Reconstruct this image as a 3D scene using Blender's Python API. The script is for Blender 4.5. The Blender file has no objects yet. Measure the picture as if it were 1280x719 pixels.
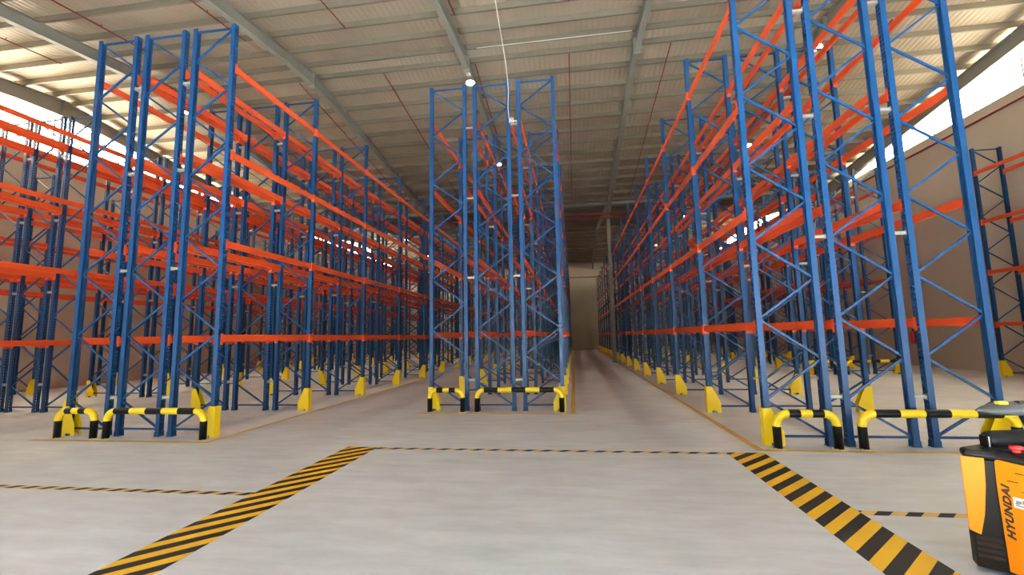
import bpy, bmesh, math, random
from mathutils import Vector, Matrix
random.seed(7)
SC = bpy.context.scene
COL = SC.collection

# ------------------------------------------------------------------ camera
cam_d = bpy.data.cameras.new('camera'); cam = bpy.data.objects.new('camera', cam_d); COL.objects.link(cam)
cam_d.sensor_width = 36.0; cam_d.lens = 546.235 / 1280 * 36.0; cam_d.clip_end = 300
_r = (0.99007072, 0.13903143, -0.02074211); _u = (0.03602161, -0.10830194, 0.99346522); _f = (-0.13587648, 0.98434798, 0.11223471)
cam.matrix_world = Matrix(((_r[0], _u[0], -_f[0], 0), (_r[1], _u[1], -_f[1], 0), (_r[2], _u[2], -_f[2], 1.7), (0, 0, 0, 1)))
SC.camera = cam

# ------------------------------------------------------------------ world, daylight, exposure
WIN_STRENGTH = 13.0
DOOR_POWER = 9000.0
LED_STRENGTH = 60.0
w = bpy.data.worlds.new('sky'); SC.world = w; w.use_nodes = True
nt = w.node_tree; bg = nt.nodes['Background']
sky = nt.nodes.new('ShaderNodeTexSky'); sky.sky_type = 'NISHITA'; sky.sun_disc = False
sky.sun_elevation = math.radians(55); sky.sun_rotation = math.radians(150)
nt.links.new(sky.outputs[0], bg.inputs[0]); bg.inputs[1].default_value = 0.25

def door_light(x, wdt, h, power):
    # daylight entering through one of the open dock doors behind the camera
    l = bpy.data.lights.new('door_daylight', 'AREA'); l.shape = 'RECTANGLE'; l.size = wdt; l.size_y = h
    l.energy = power; l.color = (0.80, 0.92, 1.0)
    o = bpy.data.objects.new('door_daylight', l); COL.objects.link(o)
    o.location = (x, -1.15, h / 2 + 0.02); o.rotation_euler = (math.radians(62), 0, math.radians(180))   # sky light slants down through the doorway
DOORS = [(-13.6, 5.0), (-6.2, 5.0), (0.6, 5.6), (7.6, 5.0)]
for (dx, dw), k in zip(DOORS, (.15, .55, 1.5, .85)): door_light(dx, dw - 0.2, 4.6, DOOR_POWER * k)
vs = SC.view_settings; vs.view_transform = 'Standard'; vs.look = 'None'; vs.gamma = 1.0; vs.use_curve_mapping = False
vs.exposure = 0.88

# ------------------------------------------------------------------ helpers
class MB:
    def __init__(s): s.v = []; s.f = []; s.m = []
    def face(s, pts, mi=0):
        n = len(s.v); s.v += [tuple(p) for p in pts]; s.f.append(tuple(range(n, n + len(pts)))); s.m.append(mi)
    def hexa(s, c, mi=0):           # 8 corners: bottom ring 0-3, top ring 4-7
        n = len(s.v); s.v += [tuple(p) for p in c]
        for q in ((0, 3, 2, 1), (4, 5, 6, 7), (0, 1, 5, 4), (1, 2, 6, 5), (2, 3, 7, 6), (3, 0, 4, 7)):
            s.f.append(tuple(n + i for i in q)); s.m.append(mi)
    def box(s, x0, x1, y0, y1, z0, z1, mi=0):
        s.hexa([(x0, y0, z0), (x1, y0, z0), (x1, y1, z0), (x0, y1, z0), (x0, y0, z1), (x1, y0, z1), (x1, y1, z1), (x0, y1, z1)], mi)
    def obox(s, c, ax, ay, az, hx, hy, hz, mi=0):   # oriented box, half sizes
        c = Vector(c); ax = Vector(ax).normalized() * hx; ay = Vector(ay).normalized() * hy; az = Vector(az).normalized() * hz
        s.hexa([c - ax - ay - az, c + ax - ay - az, c + ax + ay - az, c - ax + ay - az, c - ax - ay + az, c + ax - ay + az, c + ax + ay + az, c - ax + ay + az], mi)
    def prism(s, poly, z0, z1, mi=0):               # poly in xy, ccw
        n = len(poly)
        s.face([(x, y, z1) for x, y in poly], mi); s.face([(x, y, z0) for x, y in reversed(poly)], mi)
        for i in range(n):
            a, b = poly[i], poly[(i + 1) % n]
            s.face([(a[0], a[1], z0), (b[0], b[1], z0), (b[0], b[1], z1), (a[0], a[1], z1)], mi)
    def plate(s, pts, off, mi=0):                   # polygon given in 3d, extruded by vector
        off = Vector(off); A = [Vector(p) for p in pts]; B = [p + off for p in A]; n = len(A)
        s.face(A, mi); s.face(list(reversed(B)), mi)
        for i in range(n):
            j = (i + 1) % n; s.face([A[j], A[i], B[i], B[j]], mi)
    def tube(s, path, rad, seg=12, mi=None, caps=True):
        P = [Vector(p) for p in path]; rings = []; up0 = None
        for i, p in enumerate(P):
            t = (P[min(i + 1, len(P) - 1)] - P[max(i - 1, 0)]).normalized()
            if up0 is None:
                up0 = Vector((0, 0, 1)) if abs(t.z) < .9 else Vector((0, 1, 0))
            a = (up0 - t * up0.dot(t)).normalized(); up0 = a; b = t.cross(a)
            r = rad[i] if isinstance(rad, (list, tuple)) else rad
            n = len(s.v); s.v += [tuple(p + a * (r * math.cos(2 * math.pi * k / seg)) + b * (r * math.sin(2 * math.pi * k / seg))) for k in range(seg)]
            rings.append(n)
        for i in range(len(P) - 1):
            for k in range(seg):
                k2 = (k + 1) % seg
                s.f.append((rings[i] + k, rings[i] + k2, rings[i + 1] + k2, rings[i + 1] + k)); s.m.append(mi[i] if mi else 0)
        if caps:
            s.f.append(tuple(rings[0] + k for k in reversed(range(seg)))); s.m.append(mi[0] if mi else 0)
            s.f.append(tuple(rings[-1] + k for k in range(seg))); s.m.append(mi[-1] if mi else 0)
    def disc(s, c, r, h, seg=20, mi=0):
        s.prism([(c[0] + r * math.cos(2 * math.pi * k / seg), c[1] + r * math.sin(2 * math.pi * k / seg)) for k in range(seg)], c[2], c[2] + h, mi)
    def mesh(s, name, mats, smooth=False, bevel=0, fix=True):
        me = bpy.data.meshes.new(name); me.from_pydata(s.v, [], s.f)
        for m in (mats if isinstance(mats, (list, tuple)) else [mats]): me.materials.append(m)
        me.polygons.foreach_set('material_index', s.m)
        if fix or bevel:
            bm = bmesh.new(); bm.from_mesh(me)
            bmesh.ops.remove_doubles(bm, verts=bm.verts, dist=1e-5)
            bmesh.ops.recalc_face_normals(bm, faces=bm.faces)
            if bevel:
                ed = [e for e in bm.edges if len(e.link_faces) == 2 and e.calc_face_angle(0) > .5]
                bmesh.ops.bevel(bm, geom=ed, offset=bevel, segments=2, affect='EDGES', profile=.5)
            bm.to_mesh(me); bm.free()
        if smooth:
            me.polygons.foreach_set('use_smooth', [True] * len(me.polygons))
        me.update(); return me

def link(name, me, parent=None, loc=(0, 0, 0), rot=None):
    o = bpy.data.objects.new(name, me); COL.objects.link(o); o.location = loc
    if rot: o.rotation_euler = rot
    if parent: o.parent = parent
    return o
def tag(o, label, cat, group=None, kind=None):
    if label: o['label'] = label
    if cat: o['category'] = cat
    if group: o['group'] = group
    if kind: o['kind'] = kind
    return o
def empty(name, loc=(0, 0, 0), rz=0):
    o = bpy.data.objects.new(name, None); COL.objects.link(o); o.location = loc; o.rotation_euler = (0, 0, rz); o.empty_display_size = .2
    return o
def add(mb, name, mats, parent=None, smooth=False, bevel=0, loc=(0, 0, 0), rot=None):
    return link(name, mb.mesh(name, mats, smooth, bevel), parent, loc, rot)
ORD = ['first', 'second', 'third', 'fourth', 'fifth', 'sixth', 'seventh', 'eighth', 'ninth', 'tenth', 'eleventh', 'twelfth', 'thirteenth', 'fourteenth', 'fifteenth', 'sixteenth', 'seventeenth', 'eighteenth']

# ------------------------------------------------------------------ materials
def mat(name, col, rough=.5, metal=0, spec=.5, var=.0, vscale=4, bump=0, bscale=60, emit=None, estr=0):
    m = bpy.data.materials.new(name); m.use_nodes = True; nt = m.node_tree; b = nt.nodes['Principled BSDF']
    b.inputs['Base Color'].default_value = (*col, 1); b.inputs['Roughness'].default_value = rough
    b.inputs['Metallic'].default_value = metal; b.inputs['Specular IOR Level'].default_value = spec
    tc = nt.nodes.new('ShaderNodeTexCoord')
    if var:
        nz = nt.nodes.new('ShaderNodeTexNoise'); nz.inputs['Scale'].default_value = vscale; nz.inputs['Detail'].default_value = 5
        nt.links.new(tc.outputs['Object'], nz.inputs['Vector'])
        mx = nt.nodes.new('ShaderNodeMix'); mx.data_type = 'RGBA'
        mx.inputs[6].default_value = (*[max(0, c * (1 - var)) for c in col], 1); mx.inputs[7].default_value = (*[min(1, c * (1 + var)) for c in col], 1)
        nt.links.new(nz.outputs['Fac'], mx.inputs[0]); nt.links.new(mx.outputs[2], b.inputs['Base Color'])
    if bump:
        nb = nt.nodes.new('ShaderNodeTexNoise'); nb.inputs['Scale'].default_value = bscale
        nt.links.new(tc.outputs['Object'], nb.inputs['Vector'])
        bp = nt.nodes.new('ShaderNodeBump'); bp.inputs['Strength'].default_value = bump; bp.inputs['Distance'].default_value = .01
        nt.links.new(nb.outputs['Fac'], bp.inputs['Height']); nt.links.new(bp.outputs[0], b.inputs['Normal'])
    if emit:
        b.inputs['Emission Color'].default_value = (*emit, 1); b.inputs['Emission Strength'].default_value = estr
    return m
M_BLUE = mat('rack_blue_paint', (.0045, .046, .136), .40, spec=.35, var=.12, vscale=3)
M_ORANGE = mat('beam_orange_paint', (.66, .070, .012), .42, var=.08, vscale=3)
M_GALV = mat('galvanised_steel', (.36, .36, .32), .45, metal=.3, var=.1)
M_YEL = mat('safety_yellow_paint', (.93, .63, .005), .35, var=.05)
M_BLK = mat('black_band_paint', (.006, .006, .006), .4, spec=.2)
M_BASE = mat('pale_yellow_base_plate', (.70, .55, .28), .55, var=.15, vscale=12)
M_FLINE = mat('yellow_floor_line_paint', (.66, .40, .10), .55, var=.3, vscale=9)
M_STEEL = mat('grey_primer_steel', (.24, .235, .195), .5, var=.08)
M_PURLIN = mat('galvanised_purlin', (.19, .16, .115), .5, metal=.15, var=.06)
M_SHEET = mat('cream_roof_sheet', (.365, .295, .21), .55, var=.05, vscale=.8)
M_RED = mat('red_sprinkler_paint', (.17, .014, .012), .5)
M_WHITE = mat('white_plastic', (.75, .73, .66), .45)
M_PLATE = mat('rack_foot_blue', (.005, .046, .130), .45, spec=.35)
M_DARKMETAL = mat('window_mullion_grey', (.25, .25, .24), .5)
M_LAMP = mat('lamp_housing_grey', (.4, .4, .4), .4)
M_LED = mat('led_lens_glow', (1, 1, 1), .5, emit=(1, .97, .9), estr=LED_STRENGTH)
M_PANE = mat('daylit_translucent_sheet', (.9, .9, .88), .5, emit=(1.0, .89, .66), estr=WIN_STRENGTH)
M_EXT_RED = mat('extinguisher_red', (.45, .012, .015), .3)

def wall_mat(name, col, col2):
    m = bpy.data.materials.new(name); m.use_nodes = True; nt = m.node_tree; b = nt.nodes['Principled BSDF']
    tc = nt.nodes.new('ShaderNodeTexCoord')
    nz = nt.nodes.new('ShaderNodeTexNoise'); nz.inputs['Scale'].default_value = .7; nz.inputs['Detail'].default_value = 7
    nt.links.new(tc.outputs['Object'], nz.inputs['Vector'])
    mx = nt.nodes.new('ShaderNodeMix'); mx.data_type = 'RGBA'; mx.inputs[6].default_value = (*col, 1); mx.inputs[7].default_value = (*col2, 1)
    nt.links.new(nz.outputs['Fac'], mx.inputs[0]); nt.links.new(mx.outputs[2], b.inputs['Base Color'])
    nb = nt.nodes.new('ShaderNodeTexNoise'); nb.inputs['Scale'].default_value = 25; nb.inputs['Detail'].default_value = 4
    nt.links.new(tc.outputs['Object'], nb.inputs['Vector'])
    bp = nt.nodes.new('ShaderNodeBump'); bp.inputs['Strength'].default_value = .15; bp.inputs['Distance'].default_value = .01
    nt.links.new(nb.outputs['Fac'], bp.inputs['Height']); nt.links.new(bp.outputs[0], b.inputs['Normal'])
    b.inputs['Roughness'].default_value = .85
    return m
M_WALL = wall_mat('beige_plaster_wall', (.44, .38, .30), (.52, .455, .365))

def floor_mat():
    m = bpy.data.materials.new('power_trowelled_concrete'); m.use_nodes = True; nt = m.node_tree; b = nt.nodes['Principled BSDF']
    tc = nt.nodes.new('ShaderNodeTexCoord')
    def noise(sc, det, rough=.55, mapping=None):
        n = nt.nodes.new('ShaderNodeTexNoise'); n.inputs['Scale'].default_value = sc; n.inputs['Detail'].default_value = det; n.inputs['Roughness'].default_value = rough
        if mapping:
            mp = nt.nodes.new('ShaderNodeMapping'); mp.inputs['Scale'].default_value = mapping
            nt.links.new(tc.outputs['Object'], mp.inputs[0]); nt.links.new(mp.outputs[0], n.inputs['Vector'])
        else: nt.links.new(tc.outputs['Object'], n.inputs['Vector'])
        return n
    n1 = noise(.5, 8, .6); n2 = noise(3.0, 8, .7, (.35, 1.6, 1)); n3 = noise(60, 3)
    r = nt.nodes.new('ShaderNodeValToRGB'); e = r.color_ramp.elements
    e[0].position = .36; e[0].color = (.56, .55, .53, 1); e[1].position = .64; e[1].color = (.79, .785, .775, 1)
    ad = nt.nodes.new('ShaderNodeMath'); ad.operation = 'MULTIPLY_ADD'; ad.inputs[1].default_value = .55
    nt.links.new(n2.outputs['Fac'], ad.inputs[0])
    sc = nt.nodes.new('ShaderNodeMath'); sc.operation = 'MULTIPLY'; sc.inputs[1].default_value = .45
    nt.links.new(n1.outputs['Fac'], sc.inputs[0]); nt.links.new(sc.outputs[0], ad.inputs[2])
    nt.links.new(ad.outputs[0], r.inputs[0]); nt.links.new(r.outputs[0], b.inputs['Base Color'])
    mr = nt.nodes.new('ShaderNodeMapRange'); mr.inputs[3].default_value = .38; mr.inputs[4].default_value = .62
    nt.links.new(n2.outputs['Fac'], mr.inputs[0]); nt.links.new(mr.outputs[0], b.inputs['Roughness'])
    bp = nt.nodes.new('ShaderNodeBump'); bp.inputs['Strength'].default_value = .06; bp.inputs['Distance'].default_value = .004
    nt.links.new(n3.outputs['Fac'], bp.inputs['Height']); nt.links.new(bp.outputs[0], b.inputs['Normal'])
    b.inputs['Specular IOR Level'].default_value = .4
    return m
M_FLOOR = floor_mat()

def stripe_mat(name, period, centre, yel, blk, duty=.5):
    # printed hazard tape: diagonal black bars on yellow, in the tape's own plane
    m = bpy.data.materials.new(name); m.use_nodes = True; nt = m.node_tree; b = nt.nodes['Principled BSDF']
    tc = nt.nodes.new('ShaderNodeTexCoord'); sp = nt.nodes.new('ShaderNodeSeparateXYZ'); nt.links.new(tc.outputs['Object'], sp.inputs[0])
    def mth(op, a, bb=None):
        n = nt.nodes.new('ShaderNodeMath'); n.operation = op
        for i, q in enumerate((a, bb)):
            if q is None: continue
            if isinstance(q, (int, float)): n.inputs[i].default_value = q
            else: nt.links.new(q, n.inputs[i])
        return n.outputs[0]
    s = mth('SUBTRACT', sp.outputs['Y'], sp.outputs['X'])
    s = mth('FRACT', mth('ADD', mth('DIVIDE', mth('SUBTRACT', s, centre), period), 100.5))
    k = mth('LESS_THAN', mth('ABSOLUTE', mth('SUBTRACT', s, .5)), duty / 2)
    nz = nt.nodes.new('ShaderNodeTexNoise'); nz.inputs['Scale'].default_value = 9; nz.inputs['Detail'].default_value = 6; nt.links.new(tc.outputs['Object'], nz.inputs['Vector'])
    a = nt.nodes.new('ShaderNodeMix'); a.data_type = 'RGBA'; a.inputs[6].default_value = (*yel, 1); a.inputs[7].default_value = (*[c * .85 for c in yel], 1); nt.links.new(nz.outputs['Fac'], a.inputs[0])
    c = nt.nodes.new('ShaderNodeMix'); c.data_type = 'RGBA'; c.inputs[6].default_value = (*blk, 1); c.inputs[7].default_value = (*[q * 1.9 for q in blk], 1); nt.links.new(nz.outputs['Fac'], c.inputs[0])
    d = nt.nodes.new('ShaderNodeMix'); d.data_type = 'RGBA'; nt.links.new(k, d.inputs[0]); nt.links.new(a.outputs[2], d.inputs[6]); nt.links.new(c.outputs[2], d.inputs[7])
    nt.links.new(d.outputs[2], b.inputs['Base Color']); b.inputs['Roughness'].default_value = .6; b.inputs['Specular IOR Level'].default_value = .25
    return m
TY = (.95, .52, .022); TB = (.012, .010, .009)

# ------------------------------------------------------------------ the building
XW0, XW1 = -21.0, 15.6; YF, YB = -1.0, 52.5
RIDGE1, VALLEY, RIDGE2 = 14.45, 28.1, 40.3
ZR = 12.05; SL = .12; ZWALL = 9.9; ZWALL_L = 9.4
def roof(y):
    r = RIDGE1 if y <= VALLEY else RIDGE2
    d = abs(y - r) if y <= VALLEY else abs(y - r) * (ZR - (ZR - SL * (VALLEY - RIDGE1))) / (SL * (VALLEY - RIDGE1)) * SL / SL
    if y <= VALLEY: return ZR - SL * abs(y - RIDGE1)
    s2 = SL * (VALLEY - RIDGE1) / (RIDGE2 - VALLEY)
    return ZR - s2 * abs(y - RIDGE2)

b = MB(); b.box(XW0 - .3, XW1 + .3, YF - .3, YB + .3, -.25, 0)
floor = tag(add(b, 'floor', M_FLOOR), 'grey power-trowelled concrete warehouse floor', None, kind='structure')
b = MB(); b.box(-60, 60, -60, YF - .3, -.3, -.03)
tag(add(b, 'floor_apron', mat('sunlit_yard_concrete', (.5, .49, .46), .8, var=.1)), 'concrete yard outside the dock doors', None, kind='structure')
def side_wall(name, x0, x1, label, zt):
    b = MB(); b.box(x0, x1, YF, YB, 0, zt)
    return tag(add(b, name, M_WALL), label, None, kind='structure')
wall_left = side_wall('wall_left', XW0 - .2, XW0, 'beige plastered left side wall behind the racks', ZWALL_L)
wall_right = side_wall('wall_right', XW1, XW1 + .2, 'beige plastered right side wall below the bright gable windows', ZWALL)
b = MB(); b.box(XW0 - .2, XW1 + .2, YB, YB + .2, 0, roof(YB) + .05)
wall_back = tag(add(b, 'wall_back', M_WALL), 'beige far end wall closing the aisles', None, kind='structure')
b = MB(); xs = XW0 - .2
for dx, dw in DOORS:
    b.box(xs, dx - dw / 2, YF - .2, YF, 0, 4.8); xs = dx + dw / 2
b.box(xs, XW1 + .2, YF - .2, YF, 0, 4.8); b.box(XW0 - .2, XW1 + .2, YF - .2, YF, 4.8, roof(YF) + .05)
tag(add(b, 'wall_front', M_WALL), 'beige front wall with open dock doors', None, kind='structure')

# roof: ribbed sheets on purlins on haunched rafters
b = MB(); pitch = .19
prof = []
x = XW0 - .2
while x < XW1 + .2:
    prof += [(x, 0), (x + .06, .001), (x + .095, .012), (x + .13, .012), (x + .165, .001)]; x += pitch
segs = [(YF - .2, RIDGE1), (RIDGE1, VALLEY), (VALLEY, RIDGE2), (RIDGE2, YB + .2)]
for y0, y1 in segs:
    n = len(b.v)
    for px, pz in prof: b.v.append((px, y0, roof(y0) + pz)); b.v.append((px, y1, (roof(y1) if y1 != VALLEY else roof(VALLEY)) + pz))
    for i in range(len(prof) - 1):
        b.f.append((n + 2 * i, n + 2 * i + 1, n + 2 * i + 3, n + 2 * i + 2)); b.m.append(0)
ceiling = tag(link('ceiling', b.mesh('ceiling', M_SHEET, fix=False, smooth=True)), 'cream ribbed metal roof sheets over purlins', None, kind='structure')
PUR = .19
b = MB(); b.box(XW0, XW1, -.03, .03, -PUR, -PUR + .012); b.box(XW0, XW1, -.03, -.024, -PUR, 0); b.box(XW0, XW1, -.03, .035, -.012, 0)
pme = b.mesh('purlin', M_PURLIN)
ys = []
for r, lo, hi in ((RIDGE1, YF, VALLEY), (RIDGE2, VALLEY, YB)):
    for s in (-1, 1):
        d = .38
        while True:
            y = r + s * d
            if y < lo + .15 or y > hi - .15: break
            ys.append(y); d += 1.0
for y in sorted(ys): link('purlin', pme, ceiling, (0, y, roof(y) - .005))
def rafter_mesh(y0, y1, ridge, extra=0):
    # I-section following the slope: deep at the valley column, shallow mid span
    b = MB(); n = 10; st = []
    for i in range(n + 1):
        y = y0 + (y1 - y0) * i / n; L = abs(y1 - y0); t = abs(y - ridge)
        top = roof(min(max(y, YF), YB)) - PUR
        if abs(y - VALLEY) < 1e-6: top = roof(VALLEY) - PUR
        d = .40 + extra + max(0, .12 * (1 - t / 1.5)) + max(0, (t - (L - 3.6)) / 3.6) * .30
        st.append((y, top, top - d))
    hw, tf = .10, .014
    for (ya, ta, ba), (yb, tb, bb) in zip(st[:-1], st[1:]):
        for z0a, z1a, z0b, z1b, h in ((ta - tf, ta, tb - tf, tb, hw), (ba, ba + tf, bb, bb + tf, hw), (ba + tf, ta - tf, bb + tf, tb - tf, .006)):
            b.hexa([(-h, ya, z0a), (h, ya, z0a), (h, yb, z0b), (-h, yb, z0b), (-h, ya, z1a), (h, ya, z1a), (h, yb, z1b), (-h, yb, z1b)])
    y, ta, ba = min(st, key=lambda q: abs(q[0] - ridge))
    s = 1 if y1 + y0 > 2 * ridge else -1
    b.box(-.12, .12, min(y, y + s * .03), max(y, y + s * .03), ba - .12, ta)      # ridge end plate
    return b.mesh('rafter', M_STEEL, fix=False)
RAF = [XW0 + .3, -15.5, -9.5, -3.5, 2.5, 8.5, XW1 - .35]
rms = [rafter_mesh(YF, RIDGE1, RIDGE1), rafter_mesh(RIDGE1, VALLEY, RIDGE1), rafter_mesh(VALLEY, RIDGE2, RIDGE2), rafter_mesh(RIDGE2, YB, RIDGE2)]
rme = [rafter_mesh(YF, RIDGE1, RIDGE1, .17), rafter_mesh(RIDGE1, VALLEY, RIDGE1, .17), rafter_mesh(VALLEY, RIDGE2, RIDGE2, .17), rafter_mesh(RIDGE2, YB, RIDGE2, .17)]
for x in RAF:
    for me in (rme if x in (RAF[0], RAF[-1]) else rms): link('rafter', me, ceiling, (x, 0, 0))
b = MB(); b.box(XW0, XW1, VALLEY - .16, VALLEY + .16, roof(VALLEY) - .38, roof(VALLEY) - .19)
add(b, 'valley_gutter', M_STEEL, ceiling)

# gable windows between wall top and roof
def gable_window(n, x, y0, y1, label):
    b = MB(); s = 1 if x > 0 else -1; zs = ZWALL if x > 0 else ZWALL_L; HD = .32
    N = int(round((y1 - y0) / 2.0)); Y = [y0 + (y1 - y0) * i / N for i in range(N + 1)]
    b.box(x - .05, x + .05, y0, y1, zs, zs + .06)
    for y in Y[1:-1]: b.box(x - .03, x + .03, y - .025, y + .025, zs, roof(y) - .02)
    o = tag(add(b, 'window_%d' % n, M_DARKMETAL), label, None, kind='structure')
    for ya, yb in zip(Y[:-1], Y[1:]):
        p = MB(); mid = RIDGE1 if y1 <= VALLEY + .1 else RIDGE2
        top = [(yb, roof(yb) - HD)] + ([(mid, ZR - HD)] if ya < mid < yb else []) + [(ya, roof(ya) - HD)]
        if abs(ya - VALLEY) < .2: top[-1] = (ya, roof(VALLEY) - HD)
        xx = x + s * .04
        p.plate([(xx, ya + .02, zs + .06), (xx, yb - .02, zs + .06)] + [(xx, min(max(q[0], ya + .02), yb - .02), q[1]) for q in top], (s * .012, 0, 0))
        add(p, 'pane', M_PANE, o)
    f = MB(); xx = x + s * .04; mid = RIDGE1 if y1 <= VALLEY + .1 else RIDGE2
    for ya, yb in ((y0, mid), (mid, y1)):
        za, zb = roof(ya), roof(yb)
        f.plate([(xx, ya, za - HD - .01), (xx, yb, zb - HD - .01), (xx, yb, zb + .03), (xx, ya, za + .03)], (s * .02, 0, 0))
    add(f, 'head_flashing', M_STEEL, o)
gable_window(1, XW0 - .08, YF, VALLEY, 'bright daylit gable glazing above the left wall, near roof bay')
gable_window(2, XW0 - .08, VALLEY, YB, 'bright daylit gable glazing above the left wall, far roof bay')
gable_window(3, XW1 + .08, YF, VALLEY, 'bright daylit gable glazing above the right wall, near roof bay')
gable_window(4, XW1 + .08, VALLEY, YB, 'bright daylit gable glazing above the right wall, far roof bay')

# valley columns (I-sections)
def column(x, label):
    b = MB(); h = roof(VALLEY) - .90; e = empty('column', (x, VALLEY, 0))
    b.box(-.10, .10, -.13, -.118, 0.02, h); b.box(-.10, .10, .118, .13, .02, h); b.box(-.005, .005, -.118, .118, .02, h)
    add(b, 'shaft', M_STEEL, e)
    b = MB(); b.box(-.16, .16, -.19, .19, 0, .02); add(b, 'base_plate', M_STEEL, e)
    tag(e, label, 'column')
column(2.46, 'grey steel column standing in the right aisle beside the rack')
column(-9.26, 'grey steel column standing inside the left racks')
column(13.6, 'grey steel column near the right wall behind the racks')

# ------------------------------------------------------------------ racks
D, G, BAY, HT = .862, .261, 2.859, 8.117
LEV = [1.79, 3.60, 5.40, 7.20]; SPZ = [.71, 3.15, 5.13, 6.96]
UW, UD = .10, .085        # upright width along the aisle, depth across
def upright_mesh(s):
    # perforated C-section; the slotted face looks along s*X
    b = MB(); xf = s * UD / 2; xb = -xf; P = .075; n = int((HT - .02) / P); z = .02
    cols = [(-UW / 2, -.040, 0), (-.040, -.009, 1), (-.009, .009, 0), (.009, .040, 1), (.040, UW / 2, 0)]
    for y0, y1, hole in cols:
        if not hole: b.face([(xf, y0, .02), (xf, y1, .02), (xf, y1, HT), (xf, y0, HT)])
        else:
            for i in range(n):
                za = .02 + i * P; b.face([(xf, y0, za), (xf, y1, za), (xf, y1, za + .03), (xf, y0, za + .03)])
            b.face([(xf, y0, .02 + n * P), (xf, y1, .02 + n * P), (xf, y1, HT), (xf, y0, HT)])
    for y in (-UW / 2, UW / 2):
        t = .004 * (1 if y < 0 else -1)
        b.box(min(xf, xb), max(xf, xb), min(y, y + t), max(y, y + t), .02, HT)
        l = .022 * (1 if y < 0 else -1); q = .004 * s
        b.box(min(xb, xb + q), max(xb, xb + q), min(y, y + l), max(y, y + l), .02, HT)
    return b.mesh('upright', M_BLUE, fix=False)
ME_UP = {-1: upright_mesh(-1), 1: upright_mesh(1)}
b = MB(); b.box(-.058, .058, -.060, .060, 0, .008); b.box(-.05, .05, .051, .055, .008, .09); b.box(-.05, .05, -.055, -.051, .008, .09)
ME_FOOT = b.mesh('base_plate', M_PLATE, fix=False)
SPAN = D - UD + .03
TOPZ, NZ, ND = 8.05, .615, 13
def brace_box(b, p0, p1, hw=.017, hd=.014):
    p0, p1 = Vector(p0), Vector(p1); d = (p1 - p0)
    b.obox((p0 + p1) / 2, d, (0, 1, 0), d.cross(Vector((0, 1, 0))), d.length / 2, hd, hw)
def brace_list(start_left):
    # zigzag in the frame plane, local x from -D/2 to D/2
    L = []; h = SPAN / 2; s = -1 if start_left else 1
    L.append(((-h, 0, TOPZ), (h, 0, TOPZ), 'horizontal_strut'))
    for i in range(ND):
        z0 = TOPZ - .02 - NZ * i; z1 = z0 - NZ + .03
        if i == ND - 1: z1 = max(z1, .14)
        L.append(((s * h, 0, z0), (-s * h, 0, z1), 'diagonal_brace')); s = -s
    L.append(((-h, 0, .13), (h, 0, .13), 'horizontal_strut'))
    return L
def bracing_mesh(start_left):
    b = MB()
    for p0, p1, _ in brace_list(start_left): brace_box(b, p0, p1)
    return b.mesh('bracing', M_BLUE, fix=False)
ME_BRACING = {True: bracing_mesh(True), False: bracing_mesh(False)}
def single_braces(start_left):
    out = []; cache = {}
    for p0, p1, nm in brace_list(start_left):
        p0, p1 = Vector(p0), Vector(p1); mid = (p0 + p1) / 2; key = (nm, round((p1 - p0).x, 3), round((p1 - p0).z, 3))
        if key not in cache:
            b = MB(); brace_box(b, p0 - mid, p1 - mid); e = (p1 - p0).normalized()
            cache[key] = b.mesh(nm, M_BLUE, fix=False)
        out.append((nm, cache[key], mid))
    return out
BR = {True: single_braces(True), False: single_braces(False)}
# beams: box section with a rolled step, hooked end connectors
BL = BAY - UW
def beam_body(b):
    p = [(-.022, -.065), (.022, -.065), (.026, -.06), (.026, .03), (.012, .036), (.012, .065), (-.022, .065)]
    for y0, y1 in ((-BL / 2 + .004, BL / 2 - .004),):
        n = len(p)
        for i in range(n):
            a, c = p[i], p[(i + 1) % n]
            b.face([(a[0], y0, a[1]), (a[0], y1, a[1]), (c[0], y1, c[1]), (c[0], y0, c[1])])
        b.face([(x, y0, z) for x, z in p]); b.face([(x, y1, z) for x, z in reversed(p)])
def connector(b, s, xs):
    y = s * BL / 2; f = xs * (UD / 2 + .002)
    b.box(min(-.03, f), max(.03, f), min(y, y - s * .006), max(y, y - s * .006), -.125, .085)
    b.box(min(f, f + xs * .005), max(f, f + xs * .005), min(y - s * .006, y + s * .045), max(y - s * .006, y + s * .045), -.125, .085)
ME_BEAM, ME_BEAMJ, ME_CON = {}, {}, {}
for xs in (-1, 1):
    b = MB(); beam_body(b)
    if xs < 0: b.v = [(-x, y, z) for x, y, z in b.v]
    ME_BEAM[xs] = b.mesh('beam', M_ORANGE)
    b = MB(); beam_body(b)
    if xs < 0: b.v = [(-x, y, z) for x, y, z in b.v]
    connector(b, 1, xs); connector(b, -1, xs); ME_BEAMJ[xs] = b.mesh('beam', M_ORANGE)
    for s in (-1, 1):
        b = MB(); connector(b, s, xs); ME_CON[(xs, s)] = b.mesh('end_connector', M_ORANGE)
b = MB(); b.box(-(G - UD) / 2, (G - UD) / 2 - .009, -.028, .028, -.022, .022); b.box(-(G - UD) / 2, -(G - UD) / 2 + .006, -.04, .04, -.04, .04); b.box((G - UD) / 2 - .015, (G - UD) / 2 - .009, -.04, .04, -.04, .04)
ME_SP = b.mesh('row_spacer', M_GALV, fix=False)

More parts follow.
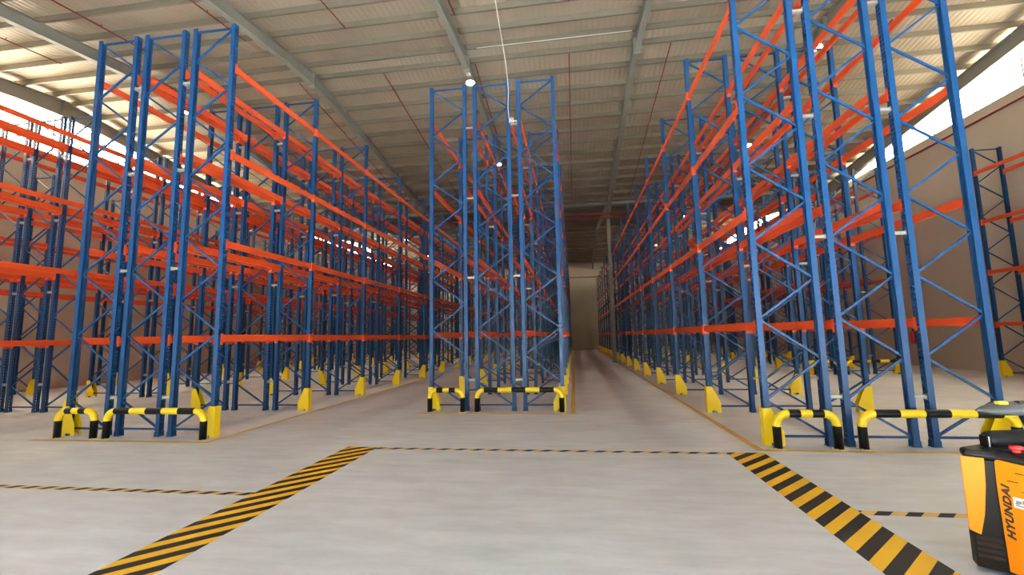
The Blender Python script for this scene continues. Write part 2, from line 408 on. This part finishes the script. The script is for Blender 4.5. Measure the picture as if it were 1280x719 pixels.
def rack_row(x, y0, nf, start_left, label, spacer, near=15.5, con=13.5):
    e = empty('pallet_rack', (x, y0, 0)); tag(e, label, 'pallet rack', 'blue and orange pallet racks')
    for k in range(nf):
        y = k * BAY
        for s in (-1, 1):
            u = link('upright', ME_UP[s], e, (s * D / 2, y, 0))
            if y0 + y < near: link('base_plate', ME_FOOT, u)
        if y0 + y < near:
            for nm, me, mid in BR[start_left]: link(nm, me, e, (mid.x, y, mid.z))
        else: link('bracing', ME_BRACING[start_left], e, (0, y, 0))
        if spacer:
            for z in SPZ: link('row_spacer', ME_SP, e, (D / 2 + G / 2, y, z))
        if k < nf - 1:
            for z in LEV:
                for s in (-1, 1):
                    nr = y0 + y < con
                    o = link('beam', (ME_BEAM if nr else ME_BEAMJ)[s], e, (s * D / 2, y + BAY / 2, z))
                    if nr:
                        for q in (-1, 1): link('end_connector', ME_CON[(s, q)], o)
    return e
def block(x0, y0, nf, names, near=15.5, con=13.5):
    for i, nm in enumerate(names):
        rack_row(x0 + D / 2 + i * (D + G), y0, nf, i < 2, nm, i < 2, near, con)
XL, XC, XR = -9.695, -3.405, 2.853
MOD = 3 * D + 2 * G
block(XL, 7.39, 16, ['blue and orange pallet rack row on the far side of the left block', 'blue and orange pallet rack row in the middle of the left block', 'blue and orange pallet rack row of the left block facing the left aisle'])
block(XC, 10.287, 15, ['blue and orange pallet rack row of the centre block facing the left aisle', 'blue and orange pallet rack row in the middle of the centre block', 'blue and orange pallet rack row of the centre block facing the right aisle'])
block(XR, 7.29, 16, ['blue and orange pallet rack row of the right block facing the right aisle', 'blue and orange pallet rack row in the middle of the right block', 'blue and orange pallet rack row of the right block nearest the right wall'])
XL2 = XL - 6.29; XR2 = XR + 6.27
block(XL2, 9.86 - BAY, 16, ['pallet rack row of the outer left block nearest the left wall', 'pallet rack row in the middle of the outer left block', 'pallet rack row of the outer left block nearest the left block'], near=14)
block(XR2, 18.73, 12, ['pallet rack row of the set-back right block nearest the right block', 'pallet rack row in the middle of the set-back right block', 'pallet rack row of the set-back right block nearest the right wall'], near=19)
rack_row(-19.63, 10.54, 14, True, 'single pallet rack row standing along the left wall', False, near=14)
rack_row(14.93, 17.35 - 2 * BAY, 3, True, 'single pallet rack row along the right wall at the photo edge', False, near=18)

# ------------------------------------------------------------------ column protectors (folded yellow plates bolted round the aisle-side upright)
def protector_mesh(s):
    # aisle face looks along s*X ; side cheeks taper inward
    b = MB(); xo = s * .062; Hh = .55; t = .006; dp = .275; hy = .068
    b.box(min(xo, xo + s * t), max(xo, xo + s * t), -hy, hy, 0, Hh)
    for y in (-hy, hy - t):
        pts = [(0, .0), (.085, 0), (.085, .045), (.19, .045), (.19, 0), (dp, 0), (dp, .20), (.115, Hh), (0, Hh)]
        b.plate([(xo - s * px, y, pz) for px, pz in pts], (0, t, 0))
    return b.mesh('column_protector', M_YEL)
ME_PR = {-1: protector_mesh(-1), 1: protector_mesh(1)}
def protectors(x, s, y0, n, where):
    for k in range(n):
        o = link('column_protector', ME_PR[s], None, (x, y0 + k * BAY, 0))
        tag(o, '%s yellow upright protector from the front, %s' % (ORD[k], where), 'protector', 'yellow upright protectors')
protectors(XL + MOD, 1, 7.39, 16, 'left block, left aisle side')
protectors(XL, -1, 7.39, 16, 'left block, far side')
protectors(XC, -1, 10.287, 15, 'centre block, left aisle side')
protectors(XC + MOD, 1, 10.287, 15, 'centre block, right aisle side')
protectors(XR, -1, 7.29, 16, 'right block, right aisle side')
protectors(XR + MOD, 1, 7.29, 16, 'right block, wall side')
protectors(XL2 + MOD, 1, 9.86, 15, 'outer left block, inner side')
protectors(XL2, -1, 9.86, 15, 'outer left block, wall side')
protectors(XR2, -1, 18.73, 12, 'set-back right block, inner side')
protectors(XR2 + MOD, 1, 18.73, 12, 'set-back right block, wall side')
protectors(-19.63 + D / 2, 1, 10.54, 14, 'rack along the left wall')
protectors(14.93 - D / 2, -1, 17.35 - 2 * BAY, 3, 'rack along the right wall')

# ------------------------------------------------------------------ hooped rack-end guards
def guard(xa, xb, y, bands, label):
    # bands: number of alternating segments on the level bar (black first, black last)
    b = MB(); R = .058; H = .50; br = .17
    path, mi = [], []
    def to(p, m):
        path.append(p)
        if len(path) > 1: mi.append(m)
    to((xa, y, .012), 0); to((xa, y, H - br - .01), 1)
    for i in range(1, 9):
        a = math.pi / 2 * i / 8; to((xa + br * (1 - math.cos(a)), y, H - br + br * math.sin(a)), 0)
    x0, x1 = xa + br, xb - br
    for i in range(bands): to((x0 + (x1 - x0) * (i + 1) / bands, y, H), 1 if i % 2 == 0 else 0)
    for i in range(1, 9):
        a = math.pi / 2 * i / 8; to((x1 + br * math.sin(a), y, H - br + br * math.cos(a)), 0)
    to((xb, y, .012), 1)
    e = empty('rack_end_guard', ((xa + xb) / 2, y, 0))
    b.tube([(p[0] - (xa + xb) / 2, 0, p[2]) for p in path], R, 18, mi)
    me = b.mesh('hoop', [M_YEL, M_BLK], smooth=True)
    link('hoop', me, e)
    for x in (xa, xb):
        p = MB(); p.disc((x - (xa + xb) / 2, 0, 0), .10, .012, 24)
        for q in range(4): p.disc((x - (xa + xb) / 2 + .078 * math.cos(q * math.pi / 2 + .78), .078 * math.sin(q * math.pi / 2 + .78), .012), .01, .01, 8)
        add(p, 'base_plate', M_BASE, e)
    tag(e, label, 'guard rail', 'black and yellow rack end guards')
guard(XL + .10, XL + D + .02, 7.13, 3, 'short black and yellow hoop guard in front of the left block')
guard(XL + D + G + .03, XL + MOD + .03, 7.13, 5, 'long black and yellow hoop guard in front of the left block')
guard(XC + .03, XC + D - .05, 10.05, 3, 'short black and yellow hoop guard in front of the centre block')
guard(XC + D + G + .03, XC + MOD - .02, 10.05, 5, 'long black and yellow hoop guard in front of the centre block')
guard(XR + .04, XR + D - .01, 7.06, 3, 'short black and yellow hoop guard in front of the right block')
guard(XR + D + G + .07, XR + MOD + .02, 7.08, 5, 'long black and yellow hoop guard in front of the right block, behind the truck')
guard(XR2 + .04, XR2 + D - .02, 18.5, 3, 'short black and yellow hoop guard of the set-back right block')
guard(XR2 + D + G + .04, XR2 + MOD, 18.5, 5, 'long black and yellow hoop guard of the set-back right block')

# ------------------------------------------------------------------ floor tape and painted lines
def strip(name, x0, x1, y0, y1, m, label, cat, grp, z=.003):
    b = MB(); b.box(x0, x1, y0, y1, .0002, z); return tag(add(b, name, m), label, cat, grp)
strip('hazard_tape', -3.65, -3.15, 1.2, 6.82, stripe_mat('hazard_print_left', .295, 7.22, TY, TB), 'wide black and yellow hazard stripe on the floor, left side', 'floor tape', 'hazard tapes on the floor')
strip('hazard_tape', 2.09, 2.59, 1.2, 6.80, stripe_mat('hazard_print_right', .292, 4.07, TY, TB), 'wide black and yellow hazard stripe on the floor, right side', 'floor tape', 'hazard tapes on the floor')
TY2 = (.86, .55, .18)
strip('hazard_tape', -3.15, 2.09, 6.71, 6.80, stripe_mat('hazard_print_cross', .262, 8.0, TY2, TB), 'thin black and yellow hazard tape crossing between the two wide stripes', 'floor tape', 'hazard tapes on the floor', .0025)
strip('hazard_tape', -12.0, -3.65, 4.645, 4.735, stripe_mat('hazard_print_thin_left', .24, 10.57, TY2, TB), 'thin black and yellow hazard tape running to the left picture edge', 'floor tape', 'hazard tapes on the floor', .0025)
strip('hazard_tape', 2.59, 8.0, 4.645, 4.745, stripe_mat('hazard_print_thin_right', .262, 1.91, TY2, TB), 'thin black and yellow hazard tape running behind the pallet truck', 'floor tape', 'hazard tapes on the floor', .0025)
def fl(x0, x1, y0, y1, label): strip('floor_line', x0, x1, y0, y1, M_FLINE, label, 'floor line', 'painted yellow floor lines', .002)
fl(XR - .30, XR - .19, 6.92, 50.5, 'yellow painted floor line along the right block, right aisle side')
fl(XR - .19, XR + MOD + .3, 6.90, 7.0, 'yellow painted floor line in front of the right block')
fl(XC + MOD + .17, XC + MOD + .28, 9.86, 50.5, 'yellow painted floor line along the centre block, right aisle side')
fl(XC - .25, XC + MOD + .17, 9.84, 9.94, 'yellow painted floor line in front of the centre block')
fl(XL + MOD + .2, XL + MOD + .31, 6.95, 50.5, 'yellow painted floor line along the left block, left aisle side')
fl(XL - .25, XL + MOD + .2, 6.92, 7.03, 'yellow painted floor line in front of the left block')

# ------------------------------------------------------------------ ceiling services
def pipe_run(x, y0, y1, drop, label, rad=.022):
    b = MB(); pts = []
    N = [y0] + [q for q in (RIDGE1, VALLEY, RIDGE2) if y0 < q < y1] + [y1]
    b.tube([(0, y, roof(y) - drop) for y in N], rad, 8)
    y = y0 + .5
    e = add(b, 'sprinkler_pipe', M_RED, None, loc=(x, 0, 0))
    while y < y1:
        p = MB(); p.tube([(0, 0, 0), (0, 0, .045)], .012, 6); p.disc((0, 0, .045), .022, .004, 8)
        link('sprinkler_head', p.mesh('sprinkler_head', M_RED, fix=False), e, (0, y, roof(y) - drop + rad)); y += 3.0
    tag(e, label, 'pipe', 'red sprinkler pipes under the roof')
PX = [-17.4, -13.9, -10.3, -6.8, -3.25, .2, 3.72, 7.2, 10.7]
PN = ['above the left window bay', 'second from the left wall', 'third from the left wall', 'over the left aisle', 'beside the centre rafter', 'over the right aisle', 'above the edge of the right block', 'above the right block', 'second from the right wall']
for x, nm in zip(PX, PN):
    pipe_run(x, 1.0, 12.0, .24, 'thin red pipe on the near roof slope, ' + nm)
    pipe_run(x, 14.85, 27.2, .24, 'thin red pipe on the far roof slope, ' + nm)
for z, yy, nm in ((9.32, 27.5, 'upper'), (9.10, 27.62, 'lower')):
    b = MB(); b.tube([(XW0 + .2, yy, z), (XW1 - .2, yy, z)], .05, 10)
    mp = tag(add(b, 'sprinkler_main', M_RED), '%s red sprinkler main pipe crossing the hall below the roof valley' % nm, 'pipe', 'red sprinkler mains')
    for x in range(-18, 16, 4):
        p = MB(); p.tube([(x + .6, yy, z + .04), (x + .6, yy, roof(yy) - .002)], .012, 6); link('hanger_rod', p.mesh('hanger_rod', M_STEEL, fix=False), mp)
b = MB(); b.tube([(XW1 - .1, YF + .3, 9.5), (XW1 - .1, YB - .3, 9.5)], .045, 10)
tag(add(b, 'sprinkler_main', M_RED), 'red sprinkler main pipe along the right wall under the glazing', 'pipe', 'red sprinkler mains')
b = MB(); b.tube([(XW0 + .3, YB - .056, 8.6), (XW1 - .3, YB - .056, 8.6)], .05, 8)
tag(add(b, 'sprinkler_main', M_RED), 'red sprinkler main pipe along the far end wall', 'pipe', 'red sprinkler mains')
b = MB(); b.tube([(-3.0, 14.0, roof(14.0) - .21), (2.3, 14.0, roof(14.0) - .21)], .016, 8)
tag(add(b, 'cable_conduit', M_WHITE), 'thin white cable conduit running along the roof ridge', 'conduit')
# high-bay lamps hung under every second rafter
def lamp(x, y, label):
    z = roof(y) - PUR - .62
    e = empty('high_bay_lamp', (x, y, z)); tag(e, label, 'lamp', 'round high bay lamps')
    b = MB(); b.tube([(0, 0, .05), (0, 0, .11), (0, 0, .16)], [.16, .15, .06], 20); add(b, 'housing', M_LAMP, e)
    b = MB(); b.disc((0, 0, .03), .15, .02, 20); add(b, 'lens', M_LED, e)
    b = MB(); b.tube([(0, 0, .16), (0, 0, .25)], .012, 6); add(b, 'hanger', M_LAMP, e)
for x, nm in ((-15.5, 'left'), (-3.5, 'centre'), (8.5, 'right')):
    for k, y in enumerate((9.0, 15.1, 21.2, 33.2, 39.2, 45.2)):
        lamp(x, y, 'glowing high bay lamp under the %s rafter, %s from the front' % (nm, ORD[k]))
# white power cable dropping onto the centre rack
e = empty('power_cable', (-1.39, 10.25, 6.9)); tag(e, 'white power cable dropping from the roof onto the centre rack', 'cable')
b = MB(); b.tube([(-.27, -3.35, 4.28), (-.10, -1.25, 2.40), (-.03, -.35, 1.55), (-.015, -.10, 1.2), (0, -.08, .9), (-.02, -.08, .45), (0, -.085, .18), (.04, -.09, .09)], .011, 8); add(b, 'cord', M_WHITE, e, smooth=True)
b = MB(); b.box(.0, .11, -.13, -.06, .04, .12); b.tube([(.11, -.095, .08), (.20, -.095, .07)], .022, 10); add(b, 'plug_socket', M_WHITE, e, bevel=.008)
b = MB(); b.tube([(.06 + .05 * math.cos(a * .7), -.10, .13 + .035 * math.sin(a * .7)) for a in range(10)], .011, 8); add(b, 'coil', M_WHITE, e, smooth=True)
# extinguisher hung on the right wall
e = empty('fire_extinguisher', (XW1 - .13, 22.6, 1.0)); tag(e, 'red fire extinguisher hanging on the right wall', 'extinguisher')
b = MB(); b.tube([(0, 0, 0), (0, 0, .02), (0, 0, .5), (0, 0, .57), (0, 0, .6)], [.09, .11, .11, .07, .035], 16); add(b, 'cylinder', M_EXT_RED, e, smooth=True)
b = MB(); b.tube([(0, 0, .6), (0, 0, .66)], .03, 10); b.box(-.03, .03, -.14, .05, .66, .69); add(b, 'valve', M_BLK, e)
b = MB(); b.tube([(0, -.05, .64), (-.02, -.16, .6), (-.03, -.17, .4), (-.03, -.16, .2)], .015, 8); add(b, 'hose', M_BLK, e)

# ------------------------------------------------------------------ pallet truck at the right edge
M_TORG = mat('truck_orange_paint', (.80, .22, .003), .4, spec=.2, var=.03)
M_TBLK = mat('truck_dark_plastic', (.009, .006, .004), .5, spec=.12)
M_TDECK = mat('truck_black_plastic', (.010, .010, .010), .45, spec=.25, bump=.15, bscale=250)
M_TGREY = mat('tiller_grey_plastic', (.06, .06, .058), .5, spec=.25)
M_TRED = mat('emergency_red', (.75, .03, .03), .3)
M_RUB = mat('wheel_rubber', (.05, .045, .04), .6)
M_TTXT = mat('lettering_dark_brown', (.03, .018, .01), .4)
M_STICK = mat('white_sticker', (.85, .83, .78), .4)
M_SGREY = mat('sticker_print_grey', (.25, .25, .25), .5)
T = empty('pallet_truck', (3.2, 3.5, 0)); tag(T, 'orange and black electric pallet truck at the right edge', 'pallet truck')
def L(p): return (p[0] - 3.2, p[1] - 3.5, *p[2:])
P0, P2 = Vector((2.74, 3.68, 0)), Vector((2.868, 3.592, 0))
d1 = Vector((.83, -.55, 0)).normalized(); d2 = Vector((.42, -.91, 0)).normalized()
n1 = Vector((d1.y, -d1.x, 0)); n2 = Vector((d2.y, -d2.x, 0))      # outward normals (towards the camera side)
vv = Vector((.91, .42, 0))
OFF = Vector((3.2, 3.5, 0))
# plan of the hull
A4 = P2 + d2 * .50; A5 = P2 + d2 * .56 + vv * .07; A6 = A5 + vv * .46; A7 = A6 - d2 * .06 + vv * .06
B0 = P0 + vv * .62 - d2 * .02; B1 = P0 + vv * .56 - d2 * .08; B2 = P0 + vv * .08 - d2 * .07
plan = [P0, P0 + d1 * .155, A4, A5, A6, A7, B0, B1, B2]
def inset(pl, k):
    c = sum(pl, Vector()) / len(pl); return [p + (c - p).normalized() * k for p in pl]
core = inset(plan, .022)
b = MB(); b.prism([tuple((p - OFF).xy) for p in core], .05, .765); add(b, 'hull', M_TBLK, T)
# dark skirt with louvres at the foot
b = MB(); b.prism([tuple((p - OFF).xy) for p in inset(plan, .006)], .035, .262); add(b, 'skirt', M_TBLK, T, bevel=.004)
for i, z in enumerate((.115, .155, .195, .235)):
    b = MB(); q0, q1 = P0 + d1 * .012, P0 + d1 * .15
    b.obox((q0 + q1) / 2 - OFF + n1 * -.002 + Vector((0, 0, z)), d1, n1 + Vector((0, 0, .6)), Vector((0, 0, 1)) - n1 * .6, .064, .008, .009)
    add(b, 'louvre', mat('louvre_brown', (.022, .012, .007), .5, spec=.2) if i == 0 else bpy.data.materials['louvre_brown'], T)
# orange covers
def cover(name, base, d, n, pts, th, mt):
    b = MB(); b.plate([base - OFF + d * s + Vector((0, 0, z)) for s, z in pts], n * th); return add(b, name, mt, T, bevel=.004)
cover('corner_cover', P0 - n1 * .010, d1, n1, [(-.014, .782), (-.014, .278), (.044, .255), (.075, .40), (.098, .60), (.107, .782)], .014, M_TORG)
sc_ = cover('side_cover', P2 - n2 * .010, d2, n2, [(.0, .775), (-.004, .62), (.0, .30), (.004, .05), (.49, .05), (.49, .755), (.30, .768), (.012, .785)], .016, M_TORG)
# cover seams and grip recess on the side cover
for s0, s1, z0, z1 in ((.055, .11, .655, .66), (.10, .16, .715, .72), (.12, .16, .60, .605)):
    b = MB(); b.obox(P2 - OFF + d2 * (s0 + s1) / 2 + n2 * .0065 + Vector((0, 0, (z0 + z1) / 2)), d2, n2, (0, 0, 1), (s1 - s0) / 2, .001, .003); link('seam', b.mesh('seam', M_TTXT), sc_)
# lettering, reading upward
def lettering(txt, base, d, n, s, z0, length, cap):
    cu = bpy.data.curves.new('lettering', 'FONT'); cu.body = txt; cu.size = 1; cu.shear = .25; cu.extrude = .01; cu.offset = .05; cu.space_character = 1.08
    to = bpy.data.objects.new('lettering', cu); COL.objects.link(to)
    dg = bpy.context.evaluated_depsgraph_get(); me = bpy.data.meshes.new_from_object(to.evaluated_get(dg))
    bpy.data.objects.remove(to)
    xs = [v.co.x for v in me.vertices]; ysv = [v.co.y for v in me.vertices]
    x0, x1, y0, y1 = min(xs), max(xs), min(ysv), max(ysv)
    for v in me.vertices:
        a = (v.co.x - x0) / (x1 - x0) * length; c = (v.co.y - y0) / (y1 - y0) * cap
        v.co = base - OFF + Vector((0, 0, z0 + a)) + d * (s - c) + n * (.0062 + (.0012 if v.co.z > 0 else 0))
    me.materials.clear(); me.materials.append(M_TTXT); me.update()
    return me
link('lettering', lettering('HYUNDAI', P2, d2, n2, .062, .272, .36, .044), sc_)
b = MB(); b.obox(P2 - OFF + d2 * .115 + n2 * .0068 + Vector((0, 0, .525)), d2, n2, (0, 0, 1), .042, .001, .034); st = link('sticker', b.mesh('sticker', M_STICK), sc_)
for s, z, hs, hz in ((.10, .53, .014, .009), (.128, .535, .010, .012), (.115, .507, .030, .004), (.092, .518, .010, .004)):
    b = MB(); b.obox(P2 - OFF + d2 * s + n2 * .0082 + Vector((0, 0, z)), d2, n2, (0, 0, 1), hs, .0006, hz); link('print_mark', b.mesh('print_mark', M_SGREY), sc_)
# top deck: rounded black cap, slightly higher at the rear corner
b = MB(); b.prism([tuple((p - OFF).xy) for p in inset(plan, .006)], .77, .828); add(b, 'top_deck', M_TDECK, T, bevel=.026)
b = MB(); b.obox(P2 - OFF + d2 * .10 + vv * .14 + Vector((0, 0, .832)), d2, vv, (0, 0, 1), .13, .05, .012); add(b, 'control_tray', M_TDECK, T, bevel=.006)
b = MB(); c = Vector((2.985, 3.56, .838)) - OFF
b.tube([c, c + Vector((0, 0, .02))], .022, 16); b.tube([c + Vector((0, 0, .02)), c + Vector((0, 0, .026)), c + Vector((0, 0, .042)), c + Vector((0, 0, .046))], [.030, .036, .036, .028], 20)
add(b, 'emergency_button', M_TRED, T, smooth=True)
# padded rest with its bracket
pa = Vector((2.99, 3.80, .865)); dirp = Vector((.985, .17, 0)).normalized()
b = MB(); n_ = 10; path, rad = [], []
for i, (s, r) in enumerate(((0, .030), (.012, .052), (.035, .064), (.08, .068), (.45, .068), (.495, .064), (.518, .052), (.53, .03))): path.append(pa - OFF + dirp * s); rad.append(r)
b.tube(path, rad, 18); add(b, 'padded_rest', M_TDECK, T, smooth=True)
b = MB(); q = Vector((2.975, 3.78, 0)) - OFF; b.box(q.x - .012, q.x + .0, q.y - .03, q.y + .03, .80, .905); b.box(q.x + .012, q.x + .018, q.y - .02, q.y + .04, .80, .905); b.box(q.x - .04, q.x + .18, q.y - .03, q.y + .05, .80, .812); add(b, 'rest_bracket', M_TBLK, T)
b = MB(); b.box(q.x + .001, q.x + .010, q.y - .028, q.y + .02, .805, .90); add(b, 'bracket_plate', M_WHITE, T)
# tiller: arm and winged grey head
b = MB(); a0 = Vector((3.34, 3.78, .80)) - OFF; a1 = Vector((3.36, 3.90, 1.03)) - OFF; b.tube([a0, a1], .035, 12); add(b, 'tiller_arm', M_TDECK, T)
b = MB(); hc = Vector((3.36, 3.92, 1.068)) - OFF; hd = Vector((.99, .10, 0)).normalized(); hn = Vector((-.10, .99, 0))
rings = []
for i in range(25):
    t = -1 + 2 * i / 24; w_ = max(.012, (1 - abs(t) ** 2.6)); rings.append((t * .345, .095 * w_, .052 * w_ ** .8, .012 * (1 - abs(t))))
sg = 16
for s, ry, rz, up in rings:
    for k in range(sg):
        a = 2 * math.pi * k / sg; p = hc + hd * s + hn * (ry * math.cos(a)) + Vector((0, 0, rz * math.sin(a) + up + (.02 if math.sin(a) > 0 else 0) * abs(s) / .35 * 0)); b.v.append(tuple(p))
for i in range(len(rings) - 1):
    for k in range(sg): b.f.append((i * sg + k, i * sg + (k + 1) % sg, (i + 1) * sg + (k + 1) % sg, (i + 1) * sg + k)); b.m.append(0)
th = add(b, 'tiller_head', M_TGREY, T, smooth=True)
for sx, mt in ((-.17, M_YEL), (-.02, M_TDECK)):
    b = MB(); b.obox(hc + hd * sx + Vector((0, -.03, .058)), hd, hn, (0, 0, 1), .035, .02, .012); link('rocker_switch', b.mesh('rocker_switch', mt, bevel=.005), th)
# forks and wheels
for k in (-.17, .17):
    b = MB(); f0 = Vector((3.55, 3.55, 0)) - OFF - d2 * k; b.obox(f0 + vv * .60 + Vector((0, 0, .10)), vv, d2, (0, 0, 1), .60, .08, .03); add(b, 'fork', M_TBLK, T, bevel=.01)
    b = MB(); c = f0 + vv * 1.05 + Vector((0, 0, .04)); b.tube([c - d2 * .04, c + d2 * .04], .04, 14); add(b, 'fork_roller', M_RUB, T)
b = MB(); c = Vector((3.22, 3.48, .11)) - OFF; b.tube([c - d2 * .04, c + d2 * .04], .11, 20); add(b, 'drive_wheel', M_RUB, T)
